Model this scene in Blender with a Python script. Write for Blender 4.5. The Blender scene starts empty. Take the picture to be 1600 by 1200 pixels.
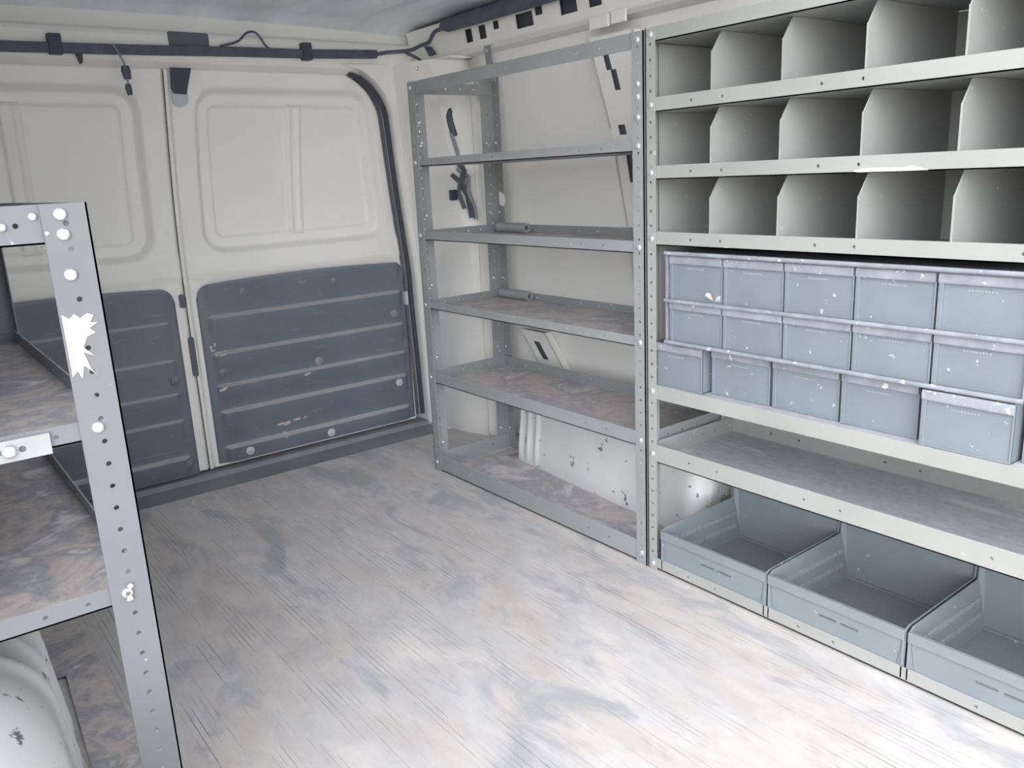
import bpy, math, random
from mathutils import Matrix, Vector
random.seed(7)
S = bpy.context.scene
COL = S.collection

# ------------------------------------------------------------------ camera
cam_d = bpy.data.cameras.new('camera')
cam = bpy.data.objects.new('camera', cam_d)
COL.objects.link(cam)
cam_d.sensor_fit = 'HORIZONTAL'
cam_d.sensor_width = 36.0
cam_d.lens = 1291.36 / 1600 * 36.0
cam_d.clip_start = 0.01
RR = ((0.7905665647957298, -0.6105633907618458, -0.0470834630042911),
      (-0.18735917994077206, -0.16796183508523224, -0.9678250666554998),
      (0.5830103295131231, 0.7739516572862923, -0.2471796671751156))
CT = (-1.29832563, -1.23075728, 0.906442712)
M = Matrix.Identity(4)
for i in range(3):
    M[i][0] = RR[0][i]
    M[i][1] = -RR[1][i]
    M[i][2] = -RR[2][i]
    M[i][3] = CT[i]
cam.matrix_world = M
S.camera = cam

# ------------------------------------------------------------------ sky, sun, exposure
W = bpy.data.worlds.new('overcast_sky')
S.world = W
W.use_nodes = True
nt = W.node_tree
bg = nt.nodes['Background']
tc = nt.nodes.new('ShaderNodeTexCoord')
sep = nt.nodes.new('ShaderNodeSeparateXYZ')
cr = nt.nodes.new('ShaderNodeValToRGB')
nt.links.new(tc.outputs['Generated'], sep.inputs[0])
mr = nt.nodes.new('ShaderNodeMapRange')
mr.inputs['From Min'].default_value = -1
mr.inputs['From Max'].default_value = 1
nt.links.new(sep.outputs['Z'], mr.inputs['Value'])
nt.links.new(mr.outputs['Result'], cr.inputs['Fac'])
e = cr.color_ramp.elements
e[0].position = 0.0; e[0].color = (0.62, 0.60, 0.57, 1)
e[1].position = 1.0; e[1].color = (1.0, 1.03, 1.10, 1)
e2 = cr.color_ramp.elements.new(0.47); e2.color = (0.66, 0.64, 0.61, 1)
e3 = cr.color_ramp.elements.new(0.52); e3.color = (1.0, 1.0, 1.03, 1)
# broad bright part of the overcast sky, low in front of the van
vd = nt.nodes.new('ShaderNodeVectorMath'); vd.operation = 'DOT_PRODUCT'
vn = nt.nodes.new('ShaderNodeVectorMath'); vn.operation = 'NORMALIZE'
nt.links.new(tc.outputs['Generated'], vn.inputs[0])
nt.links.new(vn.outputs['Vector'], vd.inputs[0])
vd.inputs[1].default_value = Vector((-0.70, -0.66, 0.26)).normalized()
glow = nt.nodes.new('ShaderNodeMapRange'); glow.interpolation_type = 'SMOOTHSTEP'
glow.inputs['From Min'].default_value = 0.70
glow.inputs['From Max'].default_value = 1.0
glow.inputs['To Min'].default_value = 1.0
glow.inputs['To Max'].default_value = 4.7
nt.links.new(vd.outputs['Value'], glow.inputs['Value'])
gm = nt.nodes.new('ShaderNodeVectorMath'); gm.operation = 'SCALE'
nt.links.new(cr.outputs['Color'], gm.inputs[0])
nt.links.new(glow.outputs['Result'], gm.inputs['Scale'])
nt.links.new(gm.outputs['Vector'], bg.inputs['Color'])
bg.inputs['Strength'].default_value = 1.35
sun_d = bpy.data.lights.new('sun', 'SUN')
sun_d.energy = 1.35
sun_d.angle = math.radians(45)
sun_d.color = (1.0, 0.96, 0.9)
sun = bpy.data.objects.new('sun', sun_d)
COL.objects.link(sun)
sun.rotation_euler = Vector((0.48, 0.06, -0.85)).to_track_quat('-Z', 'Y').to_euler()
S.view_settings.view_transform = 'Standard'
S.view_settings.look = 'None'
S.view_settings.exposure = 0.35
S.cycles.diffuse_bounces = 10
S.cycles.max_bounces = 14
S.view_settings.gamma = 1.0
S.view_settings.use_curve_mapping = False

# ------------------------------------------------------------------ materials
def nodes(name):
    m = bpy.data.materials.new(name)
    m.use_nodes = True
    t = m.node_tree
    return m, t, t.nodes['Principled BSDF']

def N(t, kind, **kw):
    n = t.nodes.new(kind)
    for k, v in kw.items():
        setattr(n, k, v)
    return n

def noise(t, scale, detail=4, rough=0.6, stretch=(1, 1, 1), dist=0.0, rot=(0, 0, 0)):
    tc = N(t, 'ShaderNodeTexCoord')
    mp = N(t, 'ShaderNodeMapping')
    mp.inputs['Scale'].default_value = stretch
    mp.inputs['Rotation'].default_value = rot
    oi = N(t, 'ShaderNodeObjectInfo')
    sh = N(t, 'ShaderNodeMath', operation='MULTIPLY')
    sh.inputs[1].default_value = 23.7
    t.links.new(oi.outputs['Random'], sh.inputs[0])
    ad = N(t, 'ShaderNodeVectorMath', operation='ADD')
    t.links.new(tc.outputs['Object'], ad.inputs[0])
    t.links.new(sh.outputs[0], ad.inputs[1])
    t.links.new(ad.outputs['Vector'], mp.inputs['Vector'])
    n = N(t, 'ShaderNodeTexNoise')
    n.inputs['Scale'].default_value = scale
    n.inputs['Detail'].default_value = detail
    n.inputs['Roughness'].default_value = rough
    n.inputs['Distortion'].default_value = dist
    t.links.new(mp.outputs['Vector'], n.inputs['Vector'])
    return n.outputs['Fac']

def ramp(t, fac, stops):
    r = N(t, 'ShaderNodeValToRGB')
    el = r.color_ramp.elements
    while len(el) < len(stops):
        el.new(0.5)
    for e_, (p, c) in zip(el, stops):
        e_.position = p
        e_.color = (*c, 1) if len(c) == 3 else c
    t.links.new(fac, r.inputs['Fac'])
    return r.outputs['Color']

def mix(t, fac, a, b, mode='MIX'):
    n = N(t, 'ShaderNodeMix', data_type='RGBA', blend_type=mode)
    if hasattr(fac, 'links') or hasattr(fac, 'is_linked'):
        t.links.new(fac, n.inputs[0])
    else:
        n.inputs[0].default_value = fac
    for sock, v in ((n.inputs[6], a), (n.inputs[7], b)):
        if isinstance(v, tuple):
            sock.default_value = (*v, 1)
        else:
            t.links.new(v, sock)
    return n.outputs[2]

def bump(t, b, h, strength, dist=0.002):
    n = N(t, 'ShaderNodeBump')
    n.inputs['Strength'].default_value = strength
    n.inputs['Distance'].default_value = dist
    t.links.new(h, n.inputs['Height'])
    t.links.new(n.outputs['Normal'], b.inputs['Normal'])

def K(v):
    return (v, v, v)

def paint(name, c, var=0.06, rough=0.5, scale=3.0, metallic=0.0, specks=None, spec_amt=0.0, spec_scale=60,
          stretch=(1, 1, 1), spec=0.5):
    m, t, b = nodes(name)
    lo = tuple(max(0, x * (1 - var)) for x in c)
    hi = tuple(min(1, x * (1 + var)) for x in c)
    col = ramp(t, noise(t, scale, stretch=stretch), [(0.3, lo), (0.7, hi)])
    if specks:
        f = ramp(t, noise(t, spec_scale, 3, 0.7, stretch=(1, 1, 1)), [(1 - spec_amt - 0.02, K(0)), (1 - spec_amt + 0.02, K(1))])
        col = mix(t, f, col, specks)
    t.links.new(col, b.inputs['Base Color'])
    b.inputs['Roughness'].default_value = rough
    b.inputs['Metallic'].default_value = metallic
    b.inputs['Specular IOR Level'].default_value = spec
    return m

def worn(name, base, dirt_lo, dirt_mid, dirt_hi, cover, scale=7, stretch=(1, 1, 1)):
    """paint on every side, settled dirt and a paler deck tone where a face looks upward"""
    m, t, b = nodes(name)
    lo = tuple(x * 0.93 for x in base)
    hi = tuple(x * 1.07 for x in base)
    col = ramp(t, noise(t, 4), [(0.3, lo), (0.7, hi)])
    f = ramp(t, noise(t, 55, 3, 0.7, stretch=(1, 1, 1)), [(0.70, K(0)), (0.74, K(1))])
    col = mix(t, f, col, (0.52, 0.54, 0.53))
    dirt = ramp(t, noise(t, scale, 6, 0.62, stretch=stretch, dist=0.6),
                [(0.32, dirt_lo), (0.45, dirt_mid), (0.55, dirt_lo), (0.66, dirt_hi)])
    fine = noise(t, 60, 3, 0.6)
    dirt = mix(t, 0.25, dirt, ramp(t, fine, [(0.3, K(0.12)), (0.7, K(0.55))]), 'OVERLAY')
    g = N(t, 'ShaderNodeNewGeometry')
    sp = N(t, 'ShaderNodeSeparateXYZ')
    t.links.new(g.outputs['True Normal'], sp.inputs[0])
    up = N(t, 'ShaderNodeMapRange')
    up.inputs['From Min'].default_value = 0.7
    up.inputs['From Max'].default_value = 0.9
    up.inputs['To Max'].default_value = cover
    t.links.new(sp.outputs['Z'], up.inputs['Value'])
    col = mix(t, up.outputs['Result'], col, dirt)
    t.links.new(col, b.inputs['Base Color'])
    b.inputs['Roughness'].default_value = 0.55
    return m

WHITE = paint('white_body_paint', (0.82, 0.815, 0.79), 0.03, 0.45, 2.0)
WHITE_WORN = paint('scuffed_white_paint', (0.72, 0.73, 0.72), 0.06, 0.5, 5.0, specks=(0.16, 0.17, 0.17), spec_amt=0.33, spec_scale=24)
GREY = worn('grey_rack_paint', (0.265, 0.28, 0.28), (0.46, 0.45, 0.475), (0.66, 0.60, 0.58), (0.78, 0.745, 0.72), 0.92, 6)
GREY_CLEAN = worn('grey_pigeonhole_paint', (0.305, 0.315, 0.300), (0.42, 0.44, 0.49), (0.50, 0.50, 0.54), (0.62, 0.60, 0.60), 0.9, 5, (4, 1, 1))  # clean decks, upward faces only made paler and bluer
GREY_LEFT = worn('pale_grey_rack_paint', (0.185, 0.193, 0.210), (0.42, 0.42, 0.46), (0.68, 0.63, 0.60), (0.85, 0.82, 0.79), 0.95, 9)
ZINC = paint('bright_zinc', (0.64, 0.65, 0.66), 0.05, 0.25, 30, metallic=0.6)
GALV = paint('galvanised_steel', (0.40, 0.42, 0.42), 0.08, 0.4, 25, metallic=0.3)
TUBE = paint('dull_grey_tube', (0.34, 0.36, 0.38), 0.08, 0.4, 20, metallic=0.2)
BIN = paint('blue_grey_plastic', (0.185, 0.215, 0.245), 0.06, 0.42, 9, specks=(0.5, 0.53, 0.56), spec_amt=0.30, spec_scale=45)
BIN_RIM = paint('worn_plastic_rim', (0.25, 0.27, 0.305), 0.2, 0.45, 24, specks=(0.70, 0.72, 0.74), spec_amt=0.33, spec_scale=60)
TUB = paint('slate_plastic', (0.195, 0.225, 0.245), 0.06, 0.45, 8, specks=(0.50, 0.54, 0.56), spec_amt=0.29, spec_scale=50)
NOTCH = paint('pale_moulded_plastic', (0.27, 0.30, 0.32), 0.05, 0.45, 10)
BLACK = paint('black_rubber', (0.05, 0.055, 0.08), 0.15, 0.6, 12)
CABLE = paint('black_cable_sleeve', (0.075, 0.085, 0.115), 0.2, 0.55, 30)
DARKHOLE = paint('dark_socket_and_hole_shade', (0.10, 0.11, 0.13), 0.1, 0.5, 12)  # also the colour that stands for shade inside openings and slots
SCUFF = paint('dried_white_paint', (0.54, 0.48, 0.445), 0.05, 0.6, 20)
CLEARP = paint('pale_grey_plastic', (0.50, 0.53, 0.55), 0.05, 0.35, 10)

def liner_mat():
    m, t, b = nodes('hazed_black_liner')
    base = ramp(t, noise(t, 3, 5, 0.6), [(0.3, (0.120, 0.142, 0.178)), (0.7, (0.165, 0.188, 0.225))])  # lens haze put into the colour, black lifted to blue-grey
    sc = ramp(t, noise(t, 26, 5, 0.7, stretch=(0.6, 1, 2.0)), [(0.60, K(0)), (0.74, K(0.6))])
    base = mix(t, sc, base, (0.30, 0.32, 0.34))
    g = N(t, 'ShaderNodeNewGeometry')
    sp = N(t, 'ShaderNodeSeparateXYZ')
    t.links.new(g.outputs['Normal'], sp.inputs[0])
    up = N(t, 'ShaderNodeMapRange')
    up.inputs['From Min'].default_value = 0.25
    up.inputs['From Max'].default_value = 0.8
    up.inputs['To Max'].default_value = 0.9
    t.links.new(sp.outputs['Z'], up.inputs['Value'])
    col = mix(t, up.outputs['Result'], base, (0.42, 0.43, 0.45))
    t.links.new(col, b.inputs['Base Color'])
    b.inputs['Roughness'].default_value = 0.5
    return m
LINER = liner_mat()

def floor_mat():
    m, t, b = nodes('worn_ribbed_floor')
    big = ramp(t, noise(t, 2.6, 7, 0.62, stretch=(1.6, 0.8, 1), dist=0.4),
               [(0.30, (0.45, 0.445, 0.46)), (0.44, (0.60, 0.565, 0.54)), (0.56, (0.57, 0.555, 0.555)), (0.70, (0.72, 0.68, 0.65))])
    fine = ramp(t, noise(t, 11, 6, 0.65, stretch=(1.8, 0.8, 1), dist=0.5), [(0.36, K(0.40)), (0.62, K(0.56))])
    col = mix(t, 0.55, big, fine, 'OVERLAY')
    patch = ramp(t, noise(t, 5.0, 6, 0.6, stretch=(1.8, 0.7, 1), dist=0.8), [(0.55, K(0)), (0.65, K(0.7))])
    col = mix(t, patch, col, (0.36, 0.375, 0.40))
    # fine grooves along the van
    tc = N(t, 'ShaderNodeTexCoord')
    sp = N(t, 'ShaderNodeSeparateXYZ')
    t.links.new(tc.outputs['Object'], sp.inputs[0])
    mu = N(t, 'ShaderNodeMath', operation='MULTIPLY')
    mu.inputs[1].default_value = 1 / 0.0105
    t.links.new(sp.outputs['X'], mu.inputs[0])
    fr = N(t, 'ShaderNodeMath', operation='FRACT')
    t.links.new(mu.outputs[0], fr.inputs[0])
    gr = ramp(t, fr.outputs[0], [(0.0, K(1)), (0.10, K(1)), (0.17, K(0)), (1.0, K(0))])
    gate = ramp(t, noise(t, 7, 5, 0.7, stretch=(5, 0.5, 1)), [(0.50, K(0)), (0.66, K(1))])
    gate2 = mix(t, 1.0, gr, gate, 'MULTIPLY')
    col = mix(t, gate2, col, (0.13, 0.135, 0.15))
    t.links.new(col, b.inputs['Base Color'])
    b.inputs['Roughness'].default_value = 0.48
    b.inputs['Specular IOR Level'].default_value = 0.55
    inv = N(t, 'ShaderNodeMath', operation='SUBTRACT')
    inv.inputs[0].default_value = 1
    t.links.new(gr, inv.inputs[1])
    bump(t, b, inv.outputs[0], 0.12, 0.001)
    return m
FLOOR = floor_mat()
SILL = paint('dusty_sill_metal', (0.25, 0.255, 0.28), 0.12, 0.5, 9)
CEIL = paint('grey_blue_roof_paint', (0.78, 0.82, 0.86), 0.14, 0.35, 2.5, stretch=(3, 0.7, 1))

# ------------------------------------------------------------------ mesh helpers
class MB:
    def __init__(self):
        self.v = []
        self.f = []
        self.mi = []
        self.cur = 0

    def add(self, vs, fs):
        o = len(self.v)
        self.v += [tuple(p) for p in vs]
        self.f += [tuple(i + o for i in q) for q in fs]
        self.mi += [self.cur] * len(fs)

    def box(self, a, b):
        x0, y0, z0 = (min(p, q) for p, q in zip(a, b))
        x1, y1, z1 = (max(p, q) for p, q in zip(a, b))
        v = [(x0, y0, z0), (x1, y0, z0), (x1, y1, z0), (x0, y1, z0), (x0, y0, z1), (x1, y0, z1), (x1, y1, z1), (x0, y1, z1)]
        self.add(v, [(0, 3, 2, 1), (4, 5, 6, 7), (0, 1, 5, 4), (1, 2, 6, 5), (2, 3, 7, 6), (3, 0, 4, 7)])

    def sheet(self, P, F, fn, t):
        """P: 2D points, F: faces, fn(u,v,w) -> 3D, t: thickness; closed solid sheet"""
        n = len(P)
        V = [fn(u, v, 0.0) for u, v in P] + [fn(u, v, t) for u, v in P]
        FF = [tuple(q) for q in F] + [tuple(i + n for i in reversed(q)) for q in F]
        edges = {}
        for q in F:
            for i in range(len(q)):
                a, b = q[i], q[(i + 1) % len(q)]
                edges[(a, b)] = edges.get((a, b), 0) + 1
        for (a, b) in edges:
            if (b, a) not in edges:
                FF.append((b, a, a + n, b + n))
        self.add(V, FF)

    def prism(self, pts, fn, t):
        self.sheet(pts, [tuple(range(len(pts)))], fn, t)

    def tube(self, pts, r, n=10, closed=False, ends=True, flat=1.0):
        pts = [Vector(p) for p in pts]
        rings = []
        ref = None
        for i, p in enumerate(pts):
            a = pts[max(0, i - 1)]
            b = pts[min(len(pts) - 1, i + 1)]
            d = (b - a).normalized()
            if ref is None:
                ref = Vector((0, 0, 1)) if abs(d.z) < 0.9 else Vector((1, 0, 0))
            s = d.cross(ref)
            if s.length < 1e-5:
                s = d.cross(Vector((0, 1, 0)))
            s.normalize()
            u = s.cross(d).normalized()
            ref = u
            rr = r[i] if isinstance(r, (list, tuple)) else r
            rings.append([p + s * math.cos(2 * math.pi * k / n) * rr + u * math.sin(2 * math.pi * k / n) * rr * flat for k in range(n)])
        V = [q for rg in rings for q in rg]
        F = []
        for i in range(len(rings) - 1):
            for k in range(n):
                F.append((i * n + k, i * n + (k + 1) % n, (i + 1) * n + (k + 1) % n, (i + 1) * n + k))
        if ends:
            F.append(tuple(reversed(range(n))))
            F.append(tuple((len(rings) - 1) * n + k for k in range(n)))
        self.add(V, F)

    def grid(self, fn, nu, nv):
        V = [fn(i / nu, j / nv) for j in range(nv + 1) for i in range(nu + 1)]
        F = [(j * (nu + 1) + i, j * (nu + 1) + i + 1, (j + 1) * (nu + 1) + i + 1, (j + 1) * (nu + 1) + i) for j in range(nv) for i in range(nu)]
        self.add(V, F)

    def dome(self, c, axis, r, h, n=10):
        """bolt head: hexagon skirt with domed top"""
        ax = Vector(axis).normalized()
        s = ax.cross(Vector((0, 0, 1)) if abs(ax.z) < 0.9 else Vector((1, 0, 0))).normalized()
        u = ax.cross(s)
        V = []
        for rr, hh in ((1, 0), (1, 0.45), (0.8, 0.8), (0.45, 1.0)):
            for k in range(n):
                a = 2 * math.pi * k / n
                V.append(Vector(c) + (s * math.cos(a) + u * math.sin(a)) * r * rr + ax * h * hh)
        F = []
        for j in range(3):
            for k in range(n):
                F.append((j * n + k, j * n + (k + 1) % n, (j + 1) * n + (k + 1) % n, (j + 1) * n + k))
        F.append(tuple(3 * n + k for k in range(n)))
        self.add(V, F)

    def build(self, name, mat, parent=None, smooth=False, bevel=0.0, angle=35):
        off = Vector(parent.get('_org', (0, 0, 0))) if parent else Vector((0, 0, 0))
        me = bpy.data.meshes.new(name)
        me.from_pydata([tuple(Vector(p) - off) for p in self.v], [], self.f)
        mats = mat if isinstance(mat, (list, tuple)) else [mat]
        for m in mats:
            me.materials.append(m)
        if len(mats) > 1:
            me.polygons.foreach_set('material_index', self.mi)
        me.validate()
        me.update()
        o = bpy.data.objects.new(name, me)
        COL.objects.link(o)
        if parent:
            o.parent = parent
            o['_org'] = tuple(off)
        if bevel:
            b = o.modifiers.new('bevel', 'BEVEL')
            b.width = bevel
            b.segments = 2
            b.limit_method = 'ANGLE'
            b.angle_limit = math.radians(40)
        if smooth:
            me.polygons.foreach_set('use_smooth', [True] * len(me.polygons))
            try:
                me.set_sharp_from_angle(angle=math.radians(angle))
            except Exception:
                pass
        return o

def tag(o, label, cat, group=None):
    o['label'] = label
    o['category'] = cat
    if group:
        o['group'] = group
    return o

def thing(name, loc, label, cat, group=None):
    o = bpy.data.objects.new(name, None)
    o.empty_display_size = 0.05
    o.location = loc
    o['_org'] = tuple(loc)
    COL.objects.link(o)
    return tag(o, label, cat, group)

def struct(o):
    o['kind'] = 'structure'
    return o

def dup(root, loc):
    """copy a thing with its parts and sub-parts"""
    def rec(o, par):
        c = o.copy()
        COL.objects.link(c)
        if par:
            c.parent = par
        for ch in list(o.children):
            rec(ch, c)
        return c
    r = rec(root, None)
    r.location = loc
    return r

def smooth01(x):
    x = max(0.0, min(1.0, x))
    return x * x * (3 - 2 * x)

def rrect(u, v, hu, hv, r):
    """signed distance to a rounded rectangle centred on the origin"""
    qx = abs(u) - hu + r
    qy = abs(v) - hv + r
    return math.hypot(max(qx, 0), max(qy, 0)) + min(max(qx, qy), 0) - r

# perforated strip: v runs along the strip (length), u across; a hole per centre
def perf(L, w, holes, r, uc=None):
    uc = w / 2 if uc is None else uc
    P, F = [], []
    cells = []
    hs = sorted(holes)
    cuts = [0.0] + [(a + b) / 2 for a, b in zip(hs, hs[1:])] + [L] if hs else [0.0, L]
    for i in range(len(cuts) - 1):
        v0, v1 = cuts[i], cuts[i + 1]
        if hs and v0 < hs[i] - r * 1.2 and v1 > hs[i] + r * 1.2:
            c = hs[i]
            o = len(P)
            P += [(0, v0), (uc, v0), (w, v0), (w, c), (w, v1), (uc, v1), (0, v1), (0, c)]
            for k in range(8):
                a = math.radians(-135 + 45 * k)
                P.append((uc + r * math.cos(a), c + r * math.sin(a)))
            for k in range(8):
                F.append((o + k, o + (k + 1) % 8, o + 8 + (k + 1) % 8, o + 8 + k))
        else:
            o = len(P)
            P += [(0, v0), (w, v0), (w, v1), (0, v1)]
            F.append((o, o + 1, o + 2, o + 3))
    # weld shared points
    key, remap, Q = {}, [], []
    for p in P:
        k = (round(p[0], 6), round(p[1], 6))
        if k not in key:
            key[k] = len(Q)
            Q.append(p)
        remap.append(key[k])
    return Q, [tuple(remap[i] for i in q) for q in F]

PITCH = 0.0296
def l_post(mb, x, y, z0, z1, dx, dy, wx, wy):
    """slotted angle: a flange along X (in the plane of y) and a flange along Y (in the plane of x)"""
    L = z1 - z0
    hs = [PITCH * (k + 0.5) for k in range(int(L / PITCH))]
    P, F = perf(L, wx, hs, 0.0034)
    mb.sheet(P, F, lambda u, v, w: (x + dx * u, y + dy * w, z0 + v), 0.0022)
    P, F = perf(L, wy, hs, 0.0034)
    mb.sheet(P, F, lambda u, v, w: (x + dx * w, y + dy * u, z0 + v), 0.0022)

def tray(mb, x0, x1, y0, y1, zb, zt, front_holes=True, cut=None, ends=True):
    frame_only = cut == 'frame'
    cut = None if frame_only else cut
    if zt - zb < 0.01:                      # lips turned down
        mb.prism([(x0, y0), (x1, y0), (x1, y1), (x0, y1)], lambda u, v, w: (u, v, zb + w), zt - zb)
        zb = zt - 0.031
        mb.box((x0, y0, zb), (x0 + 0.0022, y1, zt - 0.0026)); mb.box((x1 - 0.0022, y0, zb), (x1, y1, zt - 0.0026))
        mb.box((x0, y0, zb), (x1, y0 + 0.0022, zt - 0.0026)); mb.box((x0, y1 - 0.0022, zb), (x1, y1, zt - 0.0026))
        return
    """shelf tray: deck low, lips turned up all round; cut = polygon for the deck instead of the rectangle"""
    t = 0.0022
    pts = cut or [(x0, y0), (x1, y0), (x1, y1), (x0, y1)]
    if not frame_only:
        mb.prism(pts, lambda u, v, w: (u, v, zb + w), t)
    h = zt - zb
    L = y1 - y0
    hs = [L * k for k in (0.14, 0.22, 0.50, 0.58, 0.80, 0.88)] if front_holes else []
    for xx, sgn in ((x0, 1), (x1, -1)):
        if (cut or frame_only) and sgn < 0:
            continue
        P, F = perf(L, h, hs, 0.0032)
        mb.sheet(P, F, lambda u, v, w, xx=xx, sgn=sgn: (xx + sgn * w, y0 + v, zb + u), t)
    hs = [(x1 - x0) * k for k in (0.25, 0.42, 0.6, 0.76)] if front_holes else []
    for yy, sgn in ((y0, 1), (y1, -1)):
        if not ends:
            continue
        P, F = perf(x1 - x0, h, hs, 0.0032)
        mb.sheet(P, F, lambda u, v, w, yy=yy, sgn=sgn: (x0 + v, yy + sgn * w, zb + u), t)

_bolt_me = {}
def bolt(parent, pos, axis, mat=ZINC, r=0.0068, h=0.0042, name='bolt'):
    key = (tuple(axis), mat.name, r, h)
    if key not in _bolt_me:
        mb = MB()
        mb.dome((0, 0, 0), axis, r, h)
        me = bpy.data.meshes.new(name)
        me.from_pydata([tuple(p) for p in mb.v], [], mb.f)
        me.materials.append(mat)
        me.polygons.foreach_set('use_smooth', [True] * len(me.polygons))
        _bolt_me[key] = me
    o = bpy.data.objects.new(name, _bolt_me[key])
    o.parent = parent
    o.location = Vector(pos) - Vector(parent['_org'])
    COL.objects.link(o)
    return o

def blob(mb, pts2, fn, t=0.0008):
    mb.prism(pts2, fn, t)

# ------------------------------------------------------------------ the van's shell
YR = -0.50                                  # front end of the roof skin
YF = -1.45                                  # the shell is open in front of the load space
def lean(z):                                # rear doors: upright below, leaning in above the waist
    return 1.43 - 0.115 * smooth01((z - 0.45) / 0.95) * max(0.0, (z - 0.45) / 0.80) if z > 0.45 else 1.43

mb = MB()
mb.box((-1.52, YF, -0.03), (0.40, 1.25, 0.0))
struct(mb.build('floor', FLOOR))
mb = MB()
mb.prism([(1.25, -0.03), (1.50, -0.03), (1.50, 0.004), (1.40, 0.004), (1.385, -0.008), (1.25, -0.008)],
         lambda u, v, w: (-1.52 + w, u, v), 1.95)
struct(mb.build('trim_1', SILL))

# roof skin with pressed ribs along the van
mb = MB()
def roof(u, v):
    x = -1.52 + u * 1.84
    y = YR + v * (1.46 - YR)
    z = 1.383 + 0.02 * (1 - ((x + 0.6) / 0.9) ** 2)
    d = abs(((x + 0.03) / 0.22) % 1.0 - 0.5) * 0.22
    z += 0.010 * (1 - smooth01((d - 0.018) / 0.02)) * smooth01((y - YR - 0.1) / 0.1) * smooth01((1.22 - y) / 0.05)
    z -= 0.020 * smooth01((y - 1.27) / 0.06)
    return (x, y, z)
mb.grid(roof, 150, 70)
c = struct(mb.build('ceiling', CEIL, smooth=True))
so = c.modifiers.new('solid', 'SOLIDIFY'); so.thickness = 0.02; so.offset = 1

def wallx(z):
    pts = [(0.0, 0.40), (0.3, 0.405), (0.75, 0.40), (1.0, 0.375), (1.18, 0.335), (1.275, 0.31), (1.30, 0.305), (1.42, 0.305)]
    for (a, xa), (b, xb) in zip(pts, pts[1:]):
        if z <= b:
            return xa + (xb - xa) * (z - a) / (b - a)
    return pts[-1][1]
mb = MB()
mb.grid(lambda u, v: (wallx(v * 1.40), YF + u * (1.06 - YF), v * 1.40), 30, 56)
w = struct(mb.build('wall_right', WHITE, smooth=True))
so = w.modifiers.new('solid', 'SOLIDIFY'); so.thickness = 0.012; so.offset = 1
mb = MB()
mb.grid(lambda u, v: (-1.10 - wallx(v * 1.40), -0.32 + u * (1.40 + 0.32), v * 1.40), 30, 56)
w = struct(mb.build('wall_left', WHITE, smooth=True))
so = w.modifiers.new('solid', 'SOLIDIFY'); so.thickness = 0.012; so.offset = -1

mb = MB()
mb.prism([(1.515, -0.02), (1.515, 0.6), (1.415, 1.27), (1.40, 1.40), (1.44, 1.40), (1.53, 0.6), (1.53, -0.02)], lambda u, v, w: (-1.52 + w, u, v), 1.95)
struct(mb.build('light_leak_sheet', BLACK))  # added black sheet behind the doors, keeps sky light out of the gaps

# rear doors: outline of the right-hand one, mirrored for the left
XC = -0.545
ZT = 1.245
def redge(z):
    x = 0.248 - 0.012 * smooth01(z / 0.6) - 0.105 * max(0.0, (z - 0.55) / 0.65) ** 1.3
    r = 0.15
    k = z - (ZT - r)
    if k > 0:
        x -= r - math.sqrt(max(0.0, r * r - min(k, r) ** 2))
    return x

def door_relief(x, z):
    """depth of the pressed inner skin, right-hand door coordinates"""
    t = (z - 0.70) / 0.49
    xl = -0.478 + 0.006 * t
    xr = 0.180 - 0.070 * max(0, min(1.1, t)) ** 1.2
    xm, hw = (xl + xr) / 2, (xr - xl) / 2
    s = rrect((x - xm) / hw * 0.30, z - 0.9475, 0.30, 0.2475, 0.075)
    d = 0.034 * (1 - smooth01((s + 0.022) / 0.022))
    d += 0.008 * (1 - smooth01((s + 0.056) / 0.007))
    rb = abs(x - (-0.152 + 0.004 * t))
    if s < -0.045:
        d -= 0.012 * (1 - smooth01((rb - 0.021) / 0.007))
        d += 0.005 * (1 - smooth01((rb - 0.006) / 0.005))
    # waist rail below the pocket rolls slightly toward the cabin
    d -= 0.006 * smooth01((z - 0.62) / 0.03) * (1 - smooth01((z - 0.69) / 0.03))
    return d

def liner_relief(z):
    st = (0.079, 0.200, 0.286, 0.394, 0.513, 0.64)
    for a, b in zip((-0.04,) + st, st):
        if a <= z < b:
            k = (z - a) / (b - a)
            return 0.017 * smooth01(k / 0.91) if k < 0.91 else 0.017 * (1 - smooth01((k - 0.91) / 0.09))
    return 0.0

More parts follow.
